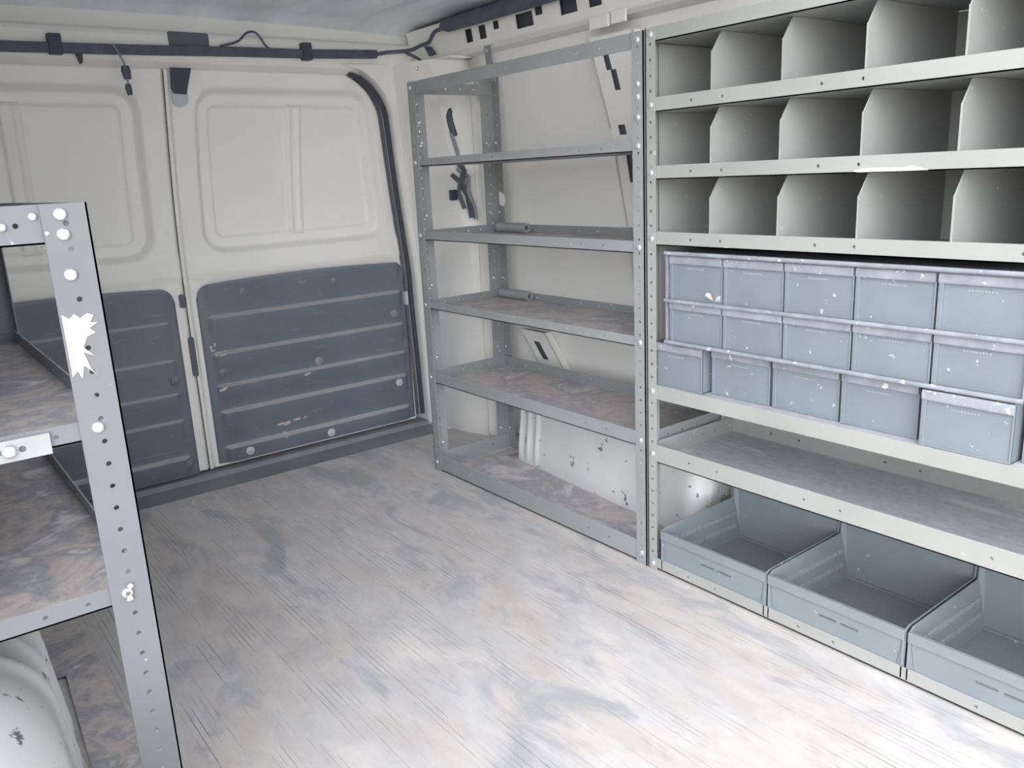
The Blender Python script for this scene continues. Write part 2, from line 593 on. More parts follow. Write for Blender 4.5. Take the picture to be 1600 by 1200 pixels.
def make_door(name, mir):
    def X(x):
        return x if not mir else 2 * XC - x
    mb = MB()
    z0 = 0.012
    xl0 = XC + (0.004 if not mir else 0.004)
    def fn(u, v):
        z = z0 + v * (ZT - z0)
        xr = redge(z)
        x = xl0 + u * (xr - xl0)
        y = lean(z) + door_relief(x, z)
        edge = min(x - xl0, xr - x, ZT - z)
        y += 0.012 * (1 - smooth01(edge / 0.012))
        return (X(x), y, z)
    mb.grid(fn, 190, 300)
    if mir:
        mb.f = [tuple(reversed(q)) for q in mb.f]
    door = struct(mb.build(name, WHITE, smooth=True, angle=60))
    door['_org'] = (0, 0, 0)
    so = door.modifiers.new('solid', 'SOLIDIFY'); so.thickness = 0.02; so.offset = -1
    # black ribbed lower board
    bl, br, bz0, bz1 = (-0.520, 0.232, 0.022, 0.612) if not mir else (-0.505, 0.232, 0.007, 0.612)
    mb = MB()
    def bn(u, v):
        x = bl + u * (br - bl)
        z = bz0 + v * (bz1 - bz0)
        r = 0.045
        # rounded top corners: pull the outline in
        ztop = bz1 + 0.012 * math.sin(math.pi * u) 
        dxe = min(x - bl, br - x)
        if dxe < r:
            ztop -= r - math.sqrt(r * r - (r - dxe) ** 2)
        zz = bz0 + v * (ztop - bz0)
        inner = smooth01((dxe - 0.02) / 0.02)
        y = lean(zz) - 0.006 - liner_relief(zz) * inner * (0.45 if mir and zz > 0.1 else 1)
        y += 0.004 * (1 - smooth01(min(dxe, ztop - zz) / 0.012))
        return (X(x), y, zz)
    mb.grid(bn, 110, 240)
    if mir:
        mb.f = [tuple(reversed(q)) for q in mb.f]
    board = mb.build('liner_board', LINER, door, smooth=True, angle=60)
    board['label'] = 'black ribbed lower board, scuffed and dusty'
    so = board.modifiers.new('solid', 'SOLIDIFY'); so.thickness = 0.004; so.offset = -1
    fs = [(-0.374, 0.575), (-0.053, 0.572), (0.173, 0.43), (-0.137, 0.305), (-0.469, 0.325), (0.165, 0.172), (-0.419, 0.048), (-0.124, 0.043)] if not mir else \
         [(-0.475, 0.050), (-0.10, 0.045), (-0.469, 0.325), (-0.137, 0.305)]
    for i, (x, z) in enumerate(fs):
        mb = MB()
        y = lean(z) - 0.006 - liner_relief(z)
        mb.dome((X(x), y, z), (0, -1, 0), 0.0145, 0.005, 14)
        mb.dome((X(x), y - 0.004, z), (0, -1, 0), 0.006, 0.003, 10)
        mb.build('push_fastener', LINER if (mir and i > 0) or i in (0, 1, 4) else CLEARP if i > 4 else SILL, board, smooth=True)
    return door, board

door2, board2 = make_door('door_2', False)
door1, board1 = make_door('door_1', True)

# overlap flange, latch strikers and the grab slot on the meeting stile
mb = MB()
def fl(u, v):
    z = 0.012 + v * (ZT - 0.02)
    x = XC - 0.006 + u * 0.012
    return (x, lean(z) - 0.002 - 0.004 * math.sin(math.pi * u), z)
mb.grid(fl, 6, 60)
mb.build('meeting_flange', WHITE, door2, smooth=True)
def plate(name, par, mat, x0, x1, z0, z1, t, r=0.006, dy=0.0):
    mb = MB()
    P = []
    hx, hz = (x1 - x0) / 2, (z1 - z0) / 2
    r = min(r, hx * 0.99, hz * 0.99)
    for cx, cz, a0 in ((hx - r, hz - r, 0), (-hx + r, hz - r, 90), (-hx + r, -hz + r, 180), (hx - r, -hz + r, 270)):
        for k in range(5):
            a = math.radians(a0 + 22.5 * k)
            P.append(((x0 + x1) / 2 + cx + r * math.cos(a), (z0 + z1) / 2 + cz + r * math.sin(a)))
    mb.prism(P, lambda u, v, w: (u, lean(v) - 0.003 - t + w + dy, v), t)
    return mb.build(name, mat, par)
plate('latch_plate', door1, DARKHOLE, -0.572, -0.556, 0.548, 0.590, 0.006)
plate('grab_slot', door1, DARKHOLE, -0.563, -0.545, 0.325, 0.455, 0.004, 0.009)
plate('striker_plate', door2, CLEARP, 0.218, 0.232, 0.455, 0.505, 0.018)
# black tape over the hole at the top of the stile
s_ = plate('stile_slot', door2, CLEARP, -0.533, -0.488, 1.135, 1.235, 0.005, 0.022)
mb = MB()
mb.prism([(-0.535, 1.240), (-0.536, 1.185), (-0.528, 1.172), (-0.494, 1.170), (-0.486, 1.20), (-0.476, 1.240)],
         lambda u, v, w: (u, lean(v) - 0.012 + w, v), 0.003)
mb.build('black_tape', BLACK, s_)
# paint scrapes on the right board
mb = MB()
for (x, z, sx, sz) in ((-0.492, 0.400, 0.010, 0.004), (-0.480, 0.388, 0.016, 0.007), (-0.467, 0.384, 0.012, 0.004), (-0.455, 0.392, 0.010, 0.004),
                       (-0.497, 0.410, 0.005, 0.008), (-0.484, 0.418, 0.004, 0.008), (-0.480, 0.272, 0.016, 0.006), (-0.472, 0.276, 0.008, 0.004),
                       (-0.300, 0.112, 0.020, 0.006), (-0.275, 0.110, 0.016, 0.008), (-0.24, 0.116, 0.018, 0.005), (-0.21, 0.117, 0.010, 0.004),
                       (-0.29, 0.072, 0.010, 0.010), (-0.19, 0.27, 0.018, 0.004)):
    P = [(x + sx * math.cos(a) * (0.6 + 0.4 * random.random()), z + sz * math.sin(a) * (0.6 + 0.4 * random.random()) + 0.12 * sx * math.cos(a))
         for a in [2 * math.pi * k / 9 for k in range(9)]]
    mb.prism(P, lambda u, v, w: (u, lean(v) - 0.0072 - liner_relief(v) + w, v), 0.0008)
mb.build('paint_scrapes', SCUFF, board2)['label'] = 'white paint scrapes on the right board'

# rear body frame round the door opening
mb = MB()
nu = 14
def frame(u, v):
    z = v * 1.262
    r = 0.16
    k = z - (1.262 - r)
    xe = 0.248 - 0.012 * smooth01(z / 0.6) - 0.105 * max(0.0, (z - 0.55) / 0.65) ** 1.3 + 0.023
    x0 = xe - (r - math.sqrt(max(0.0, r * r - k * k)) if k > 0 else 0)
    L = [(x0, lean(z) + 0.03), (x0, lean(z) - 0.045), (xe + 0.012, lean(z) - 0.060), (xe + 0.020, 1.20 - 0.02 * z), (min(xe + 0.05, 0.34), 1.095), (0.325, 1.075), (0.337, 1.085), (0.345, 1.058), (wallx(z), 1.045)]
    s = u * (len(L) - 1)
    i = min(int(s), len(L) - 2)
    f = s - i
    return (L[i][0] * (1 - f) + L[i + 1][0] * f, L[i][1] * (1 - f) + L[i + 1][1] * f, z)
mb.grid(frame, 40, 90)
mb.box((0.225, 1.03, 1.262), (0.42, 1.40, 1.268))
mb.box((0.305, 1.03, 1.262), (0.32, 1.40, 1.40))
struct(mb.build('wall_rear', WHITE, smooth=True, angle=50))
# header over the doors
mb = MB()
prof = [(1.345, 1.235), (1.320, 1.238), (1.290, 1.252), (1.284, 1.268), (1.284, 1.318), (1.292, 1.330), (1.330, 1.340), (1.345, 1.395), (1.40, 1.395), (1.40, 1.235)]
mb.prism(prof, lambda u, v, w: (-1.50 + w, u, v), 1.80)
struct(mb.build('trim_2', WHITE, bevel=0.004))
# left-hand jamb (behind the left rack)
mb = MB()
def jambl(u, v):
    z = v * 1.262
    xe = 2 * XC - (0.248 - 0.012 * smooth01(z / 0.6) - 0.105 * max(0.0, (z - 0.55) / 0.65) ** 1.3 + 0.030)
    L = [(xe, lean(z) + 0.03), (xe, lean(z) - 0.045), (xe - 0.02, lean(z) - 0.060), (-1.10 - wallx(z), 1.25)]
    s = u * 3
    i = min(int(s), 2)
    f = s - i
    return (L[i][0] * (1 - f) + L[i + 1][0] * f, L[i][1] * (1 - f) + L[i + 1][1] * f, z)
mb.grid(jambl, 12, 40)
struct(mb.build('trim_3', WHITE, smooth=True, angle=50))
# rubber seal round the right door
mb = MB()
pts = []
for k in range(60):
    z = 0.03 + (ZT - 0.004 - 0.03) * (1 - (1 - k / 59) ** 1.6)
    pts.append((redge(z) + 0.012, lean(z) - 0.012, z))
pts += [(0.05, lean(1.25) - 0.002, 1.249), (0.0, lean(1.25) + 0.004, 1.250)]
mb.tube(pts, [0.0085] * (len(pts) - 2) + [0.005, 0.003], 10)
tag(mb.build('door_seal', BLACK, smooth=True), 'black rubber seal curving down the right edge of the right rear door', 'seal')

# roof rail along the right side, with pressed openings
mb = MB()
cuts = [(-0.30, -0.22, 1.305, 1.35), (-0.16, -0.06, 1.305, 1.35), (0.06, 0.14, 1.305, 1.345), (0.22, 0.30, 1.303, 1.345), (0.385, 0.435, 1.302, 1.34), (0.475, 0.545, 1.302, 1.345),
        (0.612, 0.648, 1.318, 1.345), (0.655, 0.735, 1.297, 1.335), (0.81, 0.842, 1.312, 1.335),
        (0.875, 0.915, 1.296, 1.334), (0.945, 0.985, 1.296, 1.334)]
ys = sorted({YF, 1.31} | {c for q in cuts for c in q[:2]})
zs = sorted({1.283, 1.372} | {c for q in cuts for c in q[2:]})
P = [(y, z) for z in zs for y in ys]
F = []
for j in range(len(zs) - 1):
    for i in range(len(ys) - 1):
        ym, zm = (ys[i] + ys[i + 1]) / 2, (zs[j] + zs[j + 1]) / 2
        if any(a < ym < b and c_ < zm < d for a, b, c_, d in cuts):
            continue
        F.append((j * len(ys) + i, j * len(ys) + i + 1, (j + 1) * len(ys) + i + 1, (j + 1) * len(ys) + i))
used = sorted({i for q in F for i in q})
rm = {a: b for b, a in enumerate(used)}
mb.sheet([P[i] for i in used], [tuple(rm[i] for i in q) for q in F],
         lambda u, v, w: (0.245 + 0.05 * (1.372 - v) / 0.09 * 0.3 + w, u, v), 0.006)
mb.prism([(0.259, 1.277), (0.272, 1.268), (0.31, 1.262), (0.335, 1.270), (0.30, 1.285), (0.262, 1.285)], lambda u, v, w: (u, YF + w, v), 1.31 - YF)
rail = struct(mb.build('trim_4', WHITE))
rail['_org'] = (0, 0, 0)
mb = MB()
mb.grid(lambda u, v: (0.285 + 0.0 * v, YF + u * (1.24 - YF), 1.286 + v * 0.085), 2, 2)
mb.build('rail_opening_shade', DARKHOLE, rail)  # dark sheet behind the openings, standing in for their shade

# slanting braces on the inside of the right wall, with slots right through
def brace(name, quad, slots, xoff=0.03, n=28):
    """quad in (y, z): four corners; slots in unit (a, b) coordinates"""
    mb = MB()
    A, B, C_, D = quad
    def at(a, b):
        y = (A[0] * (1 - a) + B[0] * a) * (1 - b) + (D[0] * (1 - a) + C_[0] * a) * b
        z = (A[1] * (1 - a) + B[1] * a) * (1 - b) + (D[1] * (1 - a) + C_[1] * a) * b
        return y, z
    us = sorted({0, 1} | {s[0] for s in slots} | {s[1] for s in slots})
    vs = sorted({k / n for k in range(n + 1)} | {s[2] for s in slots} | {s[3] for s in slots})
    P = [(u, v) for v in vs for u in us]
    F = []
    for j in range(len(vs) - 1):
        for i in range(len(us) - 1):
            um, vm = (us[i] + us[i + 1]) / 2, (vs[j] + vs[j + 1]) / 2
            if any(a < um < b and c_ < vm < d for a, b, c_, d in slots):
                continue
            F.append((j * len(us) + i, j * len(us) + i + 1, (j + 1) * len(us) + i + 1, (j + 1) * len(us) + i))
    used = sorted({i for q in F for i in q})
    rm = {a: b for b, a in enumerate(used)}
    def fn(u, v, w):
        y, z = at(u, v)
        return (wallx(z) - xoff + w, y, z)
    mb.sheet([P[i] for i in used], [tuple(rm[i] for i in q) for q in F], fn, 0.0025)
    for a0, a1 in ((0.0, 0.05), (0.95, 1.0)):           # folded edges back to the wall
        Q = [(a0, k / n) for k in range(n + 1)] + [(a1, k / n) for k in range(n + 1)]
        mb.sheet(Q, [(k, n + 1 + k, n + 2 + k, k + 1) for k in range(n)], fn, xoff * 0.9)
    o = struct(mb.build(name, WHITE))
    o['_org'] = (0, 0, 0)
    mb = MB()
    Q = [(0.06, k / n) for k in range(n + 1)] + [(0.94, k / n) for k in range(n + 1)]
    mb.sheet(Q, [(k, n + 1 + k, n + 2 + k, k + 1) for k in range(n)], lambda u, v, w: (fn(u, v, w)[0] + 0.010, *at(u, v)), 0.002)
    mb.build('slot_shade', DARKHOLE, o)  # dark sheet behind the slots, their shade given as colour
    return o
brace('trim_5', [(0.47, 1.235), (0.30, 1.235), (0.24, 0.60), (0.39, 0.60)],
      [(0.25, 0.38, 0.06, 0.13), (0.33, 0.46, 0.13, 0.21), (0.20, 0.36, 0.345, 0.385), (0.26, 0.40, 0.45, 0.58)], 0.042)
brace('trim_6', [(0.93, 0.40), (0.80, 0.40), (0.62, 0.18), (0.74, 0.18)], [(0.3, 0.55, 0.15, 0.4)])

# wheel housings
def arch(name, y0, y1, xin, sgn, xw, H, ribs, label, rib_w=0.010, base=0.0):
    mb = MB()
    nU, nV = 40, 150
    def fn(u, v):
        y = y0 + v * (y1 - y0)
        xi = xin(y)
        W_ = abs(xw - xi)
        # profile: upright inner face, broad shoulder, flat crown to the wall
        a = u
        R = 0.135
        s0, s1 = H - R, R * math.pi / 2
        tot = s0 + s1 + max(0.0, W_ - R)
        s = a * tot
        if s < s0:
            px, pz = 0.018 * (1 - s / s0), s
            px = 0.020 * (s / s0)
        elif s < s0 + s1:
            th = (s - s0) / R
            px, pz = 0.020 + R * (1 - math.cos(th)) * 0.9, s0 + R * math.sin(th)
        else:
            px, pz = 0.020 + R * 0.9 + (s - s0 - s1), H
        bulge = sum(math.exp(-((y - r) / rib_w) ** 2) for r in ribs) * 0.007
        e_ = min(y - y0, y1 - y)
        k = math.sqrt(max(0.0, 1 - (1 - min(1, e_ / 0.05)) ** 2))
        pz2 = pz * (0.80 + 0.20 * k) if pz > 0.02 else pz
        px2 = px + 0.045 * (1 - k) - bulge * min(1, pz / 0.05)
        px2 = min(px2, W_)
        return (xi + sgn * px2, y, base + pz2 + bulge * 0.6 * smooth01((pz - 0.1) / 0.1))
    mb.grid(fn, nU, nV)
    # ends
    n = nU + 1
    for row, flip in ((0, False), (nV, True)):
        ring = [mb.v[row * n + i] for i in range(n)]
        base_ = [(sgn * 0 + xw, ring[0][1], base), ]
        V = ring + base_
        f = tuple(range(len(V)))
        mb.add(V, [f if flip else tuple(reversed(f))])
    if sgn < 0:
        mb.f = [tuple(reversed(q)) for q in mb.f]
    # foot flange
    o = mb.build(name, WHITE_WORN, smooth=True, angle=60)
    return tag(o, label, 'wheel arch')
arch('wheel_arch', 0.02, 0.84, lambda y: 0.190 + 0.07 * y, 1, 0.372, 0.285, (0.80, 0.755, 0.71),
     'scuffed white wheel housing under the lower shelves of the open rack on the right')
arch('wheel_arch', -0.62, 0.42, lambda y: -1.198 + 0.06 * (y + 0.1), -1, -1.468, 0.31, (0.02, 0.10, 0.20),
     'white ribbed wheel housing under the near rack at the left edge', 0.016)

# ------------------------------------------------------------------ racks
def rack(name, x0, depth, y0, y1, posts, levels, mat, label, inward, z_arch=None):
    """posts: list of (x, y, dx, dy, wx, wy, z0, z1); levels: (zb, zt, deck polygon or None)"""
    t = thing(name, (x0, (y0 + y1) / 2, 0), label, 'shelving rack')
    PO = []
    for (x, y, dx, dy, wx, wy, za, zb_) in posts:
        mb = MB()
        l_post(mb, x, y, za, zb_, dx, dy, wx, wy)
        PO.append(mb.build('post', mat, t))
    for (zb, zt, poly) in levels:
        mb = MB()
        a, b = sorted((x0, x0 + inward * depth))
        if poly:
            tray(mb, a + 0.0035, b - 0.0035, y0 + 0.0035, y1 - 0.0035, zb, zt, True, poly)
        else:
            tray(mb, a + 0.0035, b - 0.0035, y0 + 0.0035, y1 - 0.0035, zb, zt)
        mb.build('top_frame' if poly == 'frame' else 'shelf', mat, t)
    return t, PO

# open rack on the right wall
LEV = [(1.138, 1.170), (0.937, 0.959), (0.7265, 0.7525), (0.521, 0.544), (0.290, 0.3245)]
L0 = (0.004, 0.055)
Y0, Y1 = 0.003, 0.920
l0poly = [(0.0035, Y0 + 0.004), (0.175, Y0 + 0.004), (0.232, 0.845), (0.296, 0.845), (0.296, Y1 - 0.004), (0.0035, Y1 - 0.004)]
rackA, PA = rack('shelving_rack', 0.0, 0.30, Y0, Y1,
                 [(0, Y0, 1, 1, 0.045, 0.032, 0.001, 1.17), (0, Y1, 1, -1, 0.052, 0.034, 0.001, 1.17),
                  (0.30, Y0, -1, 1, 0.045, 0.034, 0.292, 1.20), (0.30, Y1, -1, -1, 0.048, 0.036, 0.001, 1.20)],
                 [(a, b, 'frame' if a > 1.1 else None) for a, b in LEV] + [(L0[0], L0[1], l0poly)], GREY,
                 'open grey steel rack with bare shelves against the right wall beside the rear doors', 1)
for k, (zb, zt) in enumerate(LEV + [L0]):
    zc = (zb + zt) / 2
    bolt(PA[0], (0, Y0 + 0.016, zc), (-1, 0, 0))
    bolt(PA[1], (0, Y1 - 0.012, zc), (-1, 0, 0))
    bolt(PA[1], (0.034, Y1 - 0.0023, zc + 0.055), (0, -1, 0), r=0.006)
    bolt(PA[3], (0.29, Y1 - 0.020, zc + 0.05), (-1, 0, 0), r=0.005)
    bolt(PA[3], (0.268, Y1 - 0.0023, zc + 0.05), (0, -1, 0), r=0.005)
for z in (1.06, 1.035, 0.995):
    bolt(PA[1], (0.030, Y1 - 0.0023, z), (0, -1, 0))
    bolt(PA[0], (0, Y0 + 0.016, z + 0.01 if z < 1.05 else 1.07), (-1, 0, 0))
# tie bracket from the top shelf up to the roof rail
mb = MB()
mb.prism([(0.86, 1.168), (0.83, 1.168), (0.865, 1.275), (0.895, 1.275)], lambda u, v, w: (0.258 - (1.275 - v) * 0.12 + w, u, v), 0.004)
tb = mb.build('tie_bracket', GREY, rackA)
bolt(tb, (0.257, 0.878, 1.262), (-1, 0, 0))
# short tube spacers lying in the back corner of two shelves
def spacer(z, label):
    mb = MB()
    n = 18
    pts_o, V, F = [], [], []
    ya, yb, cx, cz = 0.742, 0.882, 0.272, z + 0.0025 + 0.0150
    for (rr, y) in ((0.015, ya), (0.015, yb), (0.008, yb), (0.008, ya)):
        for k in range(n):
            a = 2 * math.pi * k / n
            V.append((cx + rr * math.cos(a), y, cz + rr * math.sin(a)))
    for j in range(4):
        for k in range(n):
            F.append((j * n + k, j * n + (k + 1) % n, ((j + 1) % 4) * n + (k + 1) % n, ((j + 1) % 4) * n + k))
    mb.add(V, F)
    return tag(mb.build('tube_spacer', TUBE, smooth=True, angle=40), label, 'tube')
spacer(0.7265, 'upper of the two short grey tubes lying at the back of the open rack')
spacer(0.521, 'lower of the two short grey tubes lying at the back of the open rack')

# pigeonhole rack on the right
RY0, RY1 = -0.003, -0.940
# the bin shelf has its lips turned down, the others up
RL = [(1.145, 1.172), (1.0115, 1.040), (0.8795, 0.9070), (0.7455, 0.7735), (0.4394, 0.4420), (0.2640, 0.3050), (0.004, 0.030)]
rackB, PB = rack('pigeonhole_rack', 0.0, 0.30, RY1, RY0,
                 [(0, RY0, 1, -1, 0.034, 0.025, 0.001, 1.172), (0, RY1, 1, 1, 0.034, 0.025, 0.001, 1.172),
                  (0.30, RY0, -1, -1, 0.045, 0.034, 0.001, 1.172), (0.30, RY1, -1, 1, 0.045, 0.034, 0.001, 1.172)],
                 [(a, b, None) for a, b in RL], GREY_CLEAN,
                 'grey steel rack with rows of pigeonholes above stacked small bins at the right edge', 1)
for zb, zt in RL:
    zb = min(zb, zt - 0.026)
    bolt(PB[0], (0, RY0 - 0.014, (zb + zt) / 2), (-1, 0, 0))
    bolt(PB[2], (0.283, RY0 - 0.0023, (zb + zt) / 2), (0, -1, 0), r=0.005)
for zb, zt in ((RL[1][0], RL[0][0]), (RL[2][0], RL[1][0]), (RL[3][0], RL[2][0])):
    for y in (-0.167, -0.3205, -0.4745, -0.629, -0.783):
        mb = MB()
        za, zc = zb + 0.0025, zt - 0.0005
        ch = 0.036
        P = [(0.006, za), (0.295, za), (0.295, zc), (0.006 + 0.026, zc), (0.006, zc - ch)]
        mb.prism(P, lambda u, v, w: (u, y + w, v), 0.0022)
        # folded front edge
        mb.box((0.005, y - 0.0006, za), (0.0075, y + 0.0028, zc - ch))
        mb.build('divider', GREY_CLEAN, rackB)
mb = MB()
mb.box((0.2955, RY1 + 0.004, 0.748), (0.2975, RY0 - 0.004, 1.144))
mb.build('back_panel', GREY_CLEAN, rackB)
mb = MB()
mb.box((0.036, RY0 - 0.0045, 0.414), (0.253, RY0 - 0.0026, 1.144))
mb.build('side_panel', GREY_CLEAN, rackB)
mb = MB()
mb.box((0.2955, RY1 + 0.004, 0.03), (0.2975, RY0 - 0.05, 0.262))
mb.build('lower_back_panel', GREY_CLEAN, rackB)

# ------------------------------------------------------------------ small bins
def small_bin(W_, D_, H_, loc, label, group):
    """front faces -X, width along Y; origin at the front, low-Y corner of the base"""
    t = thing('storage_bin', loc, label, 'bin', group)
    x, y, z = loc
    th = 0.0025
    mb = MB()
    mb.box((x, y, z), (x + D_, y + W_, z + th))
    mb.box((x, y, z), (x + th, y + W_, z + H_ * 0.985))
    mb.box((x + D_ - th, y, z), (x + D_, y + W_, z + H_))
    mb.box((x, y, z), (x + D_, y + th, z + H_))
    mb.box((x, y + W_ - th, z), (x + D_, y + W_, z + H_))
    # raised border: left and right ribs and a bottom bead on the front
    mb.box((x - 0.004, y + W_ - 0.009, z), (x, y + W_ - 0.001, z + H_ - 0.016))
    mb.box((x - 0.002, y, z), (x, y + 0.003, z + H_ - 0.016))
    mb.box((x - 0.0015, y, z), (x, y + W_, z + 0.004))
    mb.build('tub', BIN, t, bevel=0.0008)
    mb = MB()
    mb.prism([(x - 0.005, z + H_ - 0.017), (x - 0.006, z + H_ - 0.014), (x - 0.006, z + H_ - 0.003), (x - 0.004, z + H_), (x + th, z + H_), (x + th, z + H_ - 0.017)],
             lambda u, v, w: (u, y + 0.0008 + w, v), W_ - 0.0016)
    mb.build('rim', BIN_RIM, t, bevel=0.0008)
    mb = MB()
    zc = z + H_ * 0.70
    for k in range(9):
        a = y + W_ * 0.36 + k * W_ * 0.035
        mb.box((x - 0.0010, a, zc), (x + 0.0005, a + W_ * 0.024, zc + 0.0034))
    mb.build('embossed_mark', NOTCH, t)
    return t

ORD = ['first', 'second', 'third', 'fourth', 'fifth', 'sixth']
def bin_row(rowname, ys, xs, z, H_, W_, D_, group):
    src = {}
    for i, (y, x) in enumerate(zip(ys, xs)):
        if rowname == 'bottom':
            extra = {0: '; pulled forward', 4: '; pulled forward, side showing', 5: '; cut off'}.get(i, '; pushed back')
        else:
            extra = ''
        lab = 'small blue-grey plastic bin, %s from the post in the %s row%s' % (ORD[i], rowname, extra)
        key = (W_, D_, H_)
        loc = (x, y, z)
        if key not in src:
            src[key] = small_bin(W_, D_, H_, loc, lab, group)
        else:
            o = dup(src[key], loc)
            o['label'] = lab
pitch = 0.1382
tops = [-0.0565 - pitch * (i + 1) for i in range(5)]
bin_row('top', tops, [0.012] * 5, 0.6345, 0.0915, pitch - 0.003, 0.27, 'small bins in the top row')
bin_row('middle', tops, [0.012] * 5, 0.5455, 0.0850, pitch - 0.003, 0.27, 'small bins in the middle row')
lowp = 0.1475
ylow = [-0.1460, -0.2975, -0.4435, -0.5895, -0.7430, -0.8890]
xlow = [0.012, 0.030, 0.031, 0.027, 0.006, 0.030]
bin_row('bottom', ylow, xlow, 0.4425, 0.0950, 0.1400, 0.255, 'small bins in the bottom row')
# rolled-edge carrier that holds the two upper rows
HY0, HY1 = -0.752, -0.0525
hold = thing('bin_carrier', (0.0, -0.4, 0.5395), 'worn grey carrier with rolled edges holding the two upper rows of small bins', 'bin carrier')
def roll_tray(z, name, zt=0.0018):
    mb = MB()
    mb.box((0.004, HY0, z), (0.288, HY1, z + zt))
    pts = [(0.0025, HY0 + (HY1 - HY0) * k / 12, z + 0.0018) for k in range(13)]
    mb.tube(pts, 0.0042, 10)
    o = mb.build(name, BIN_RIM, hold, smooth=True, angle=40)
    return o
roll_tray(0.5420, 'lower_tray')
roll_tray(0.6305, 'middle_tray')
roll_tray(0.7290, 'top_cover')
for y in (HY0, HY1 - 0.002):
    mb = MB()
    mb.box((0.004, y, 0.5438), (0.288, y + 0.002, 0.729))
    mb.build('side_panel', BIN_RIM, hold)

# ------------------------------------------------------------------ large bins on the bottom shelf
def big_bin(loc, label):
    """open-fronted tub; origin at the front, high-Y corner of the base; width runs to -Y"""
    t = thing('storage_tub', loc, label, 'bin', 'large tubs on the bottom shelf of the pigeonhole rack')
    x, y, z = loc
    W_, D_, hf, hb, hs, ins, th = 0.283, 0.268, 0.0955, 0.195, 0.101, 0.016, 0.003
    mb = MB()
    mb.box((x, y - W_, z), (x + D_, y, z + th))
    mb.box((x, y - W_, z), (x + th, y, z + hf))
    mb.box((x + D_ - th, y - W_, z), (x + D_, y, z + hb))
    for ya in (y - W_, y - th):
        P = [(x, z), (x + D_, z), (x + D_, z + hb), (x + D_ - 0.006, z + hb), (x + D_ - 0.012, z + hs + 0.004), (x + 0.012, z + hs), (x, z + hf)]
        sg = 1 if ya < y - W_ / 2 else -1
        mb.prism(P, lambda u, v, w, ya=ya, sg=sg: (u, ya + sg * ins * (1 - min(1, (v - z) / hs)) + w, v), th)
    # rolled rim across the front and a stiffening step below it
    mb.box((x - 0.005, y - W_ + 0.001, z + hf - 0.020), (x, y - 0.001, z + hf))
    mb.box((x - 0.003, y - 0.006, z), (x, y - 0.001, z + hf - 0.02))
    mb.box((x - 0.003, y - W_ + 0.001, z), (x, y - W_ + 0.006, z + hf - 0.02))
    # crease round the floor at the back
    mb.box((x + D_ - 0.012, y - W_ + ins, z + th), (x + D_ - th, y - ins, z + 0.007))
    mb.build('tub', TUB, t, bevel=0.0012)
    for sgn, ya in ((1, y - th), (-1, y - W_ + th)):
        for zr in (0.066, 0.036):
            mb = MB()
            yy = ya - sgn * ins * (1 - zr / hs)
            for k in range(12):
                xa = x + 0.012 + k * 0.0205
                mb.box((xa, yy - sgn * 0.0025, z + zr - 0.005), (xa + 0.015, yy + sgn * 0.001, z + zr + 0.005))
            mb.build('divider_notches', NOTCH, t)
    mb = MB()
    mb.box((x - 0.0008, y - 0.150, z + 0.052), (x + 0.0005, y - 0.115, z + 0.0555))
    mb.box((x - 0.0008, y - 0.195, z + 0.052), (x + 0.0005, y - 0.160, z + 0.0555))
    mb.build('label_slots', DARKHOLE, t)
    return t
tub = big_bin((0.0065, -0.037, 0.0065), 'large slate-blue plastic tub on the bottom shelf, next to the post')
for y, lab in ((-0.3240, 'large slate-blue plastic tub on the bottom shelf, between two other tubs'),
               (-0.6110, 'large slate-blue plastic tub on the bottom shelf, at the right edge of the photo')):
    o = dup(tub, (0.0065, y, 0.0065))
    o['label'] = lab

# ------------------------------------------------------------------ near rack on the left
QX, QY0, QY1 = -1.088, -0.14, 0.765
QL = [(0.852, 0.897, None), (0.612, 0.637, None), (0.388, 0.414, None),
      (0.004, 0.055, [(QX - 0.0035, QY0 + 0.004), (QX - 0.0035, QY1 - 0.004), (QX - 0.296, QY1 - 0.004), (QX - 0.296, 0.44), (QX - 0.066, 0.44), (QX - 0.098, QY0 + 0.004)])]
rackC, PC = rack('shelving_rack', QX, 0.31, QY0, QY1,
                 [(QX, QY0, -1, 1, 0.050, 0.034, 0.001, 0.897), (QX, QY1, -1, -1, 0.050, 0.034, 0.001, 0.897),
                  (QX - 0.31, QY0, 1, 1, 0.050, 0.034, 0.335, 0.897), (QX - 0.31, QY1, 1, -1, 0.050, 0.034, 0.001, 0.897)],
                 QL, GREY_LEFT, 'pale grey steel rack with dirty shelves and a paint-splashed post at the left edge', -1)
for z in (0.885, 0.862, 0.815, 0.627, 0.402, 0.03):
    bolt(PC[0], (QX - 0.030, QY0, z), (0, -1, 0), r=0.0075)
for x, z in ((QX - 0.058, 0.884), (QX - 0.09, 0.874)):
    bolt(PC[0], (x, QY0 + 0.0035, z), (0, -1, 0), r=0.005)
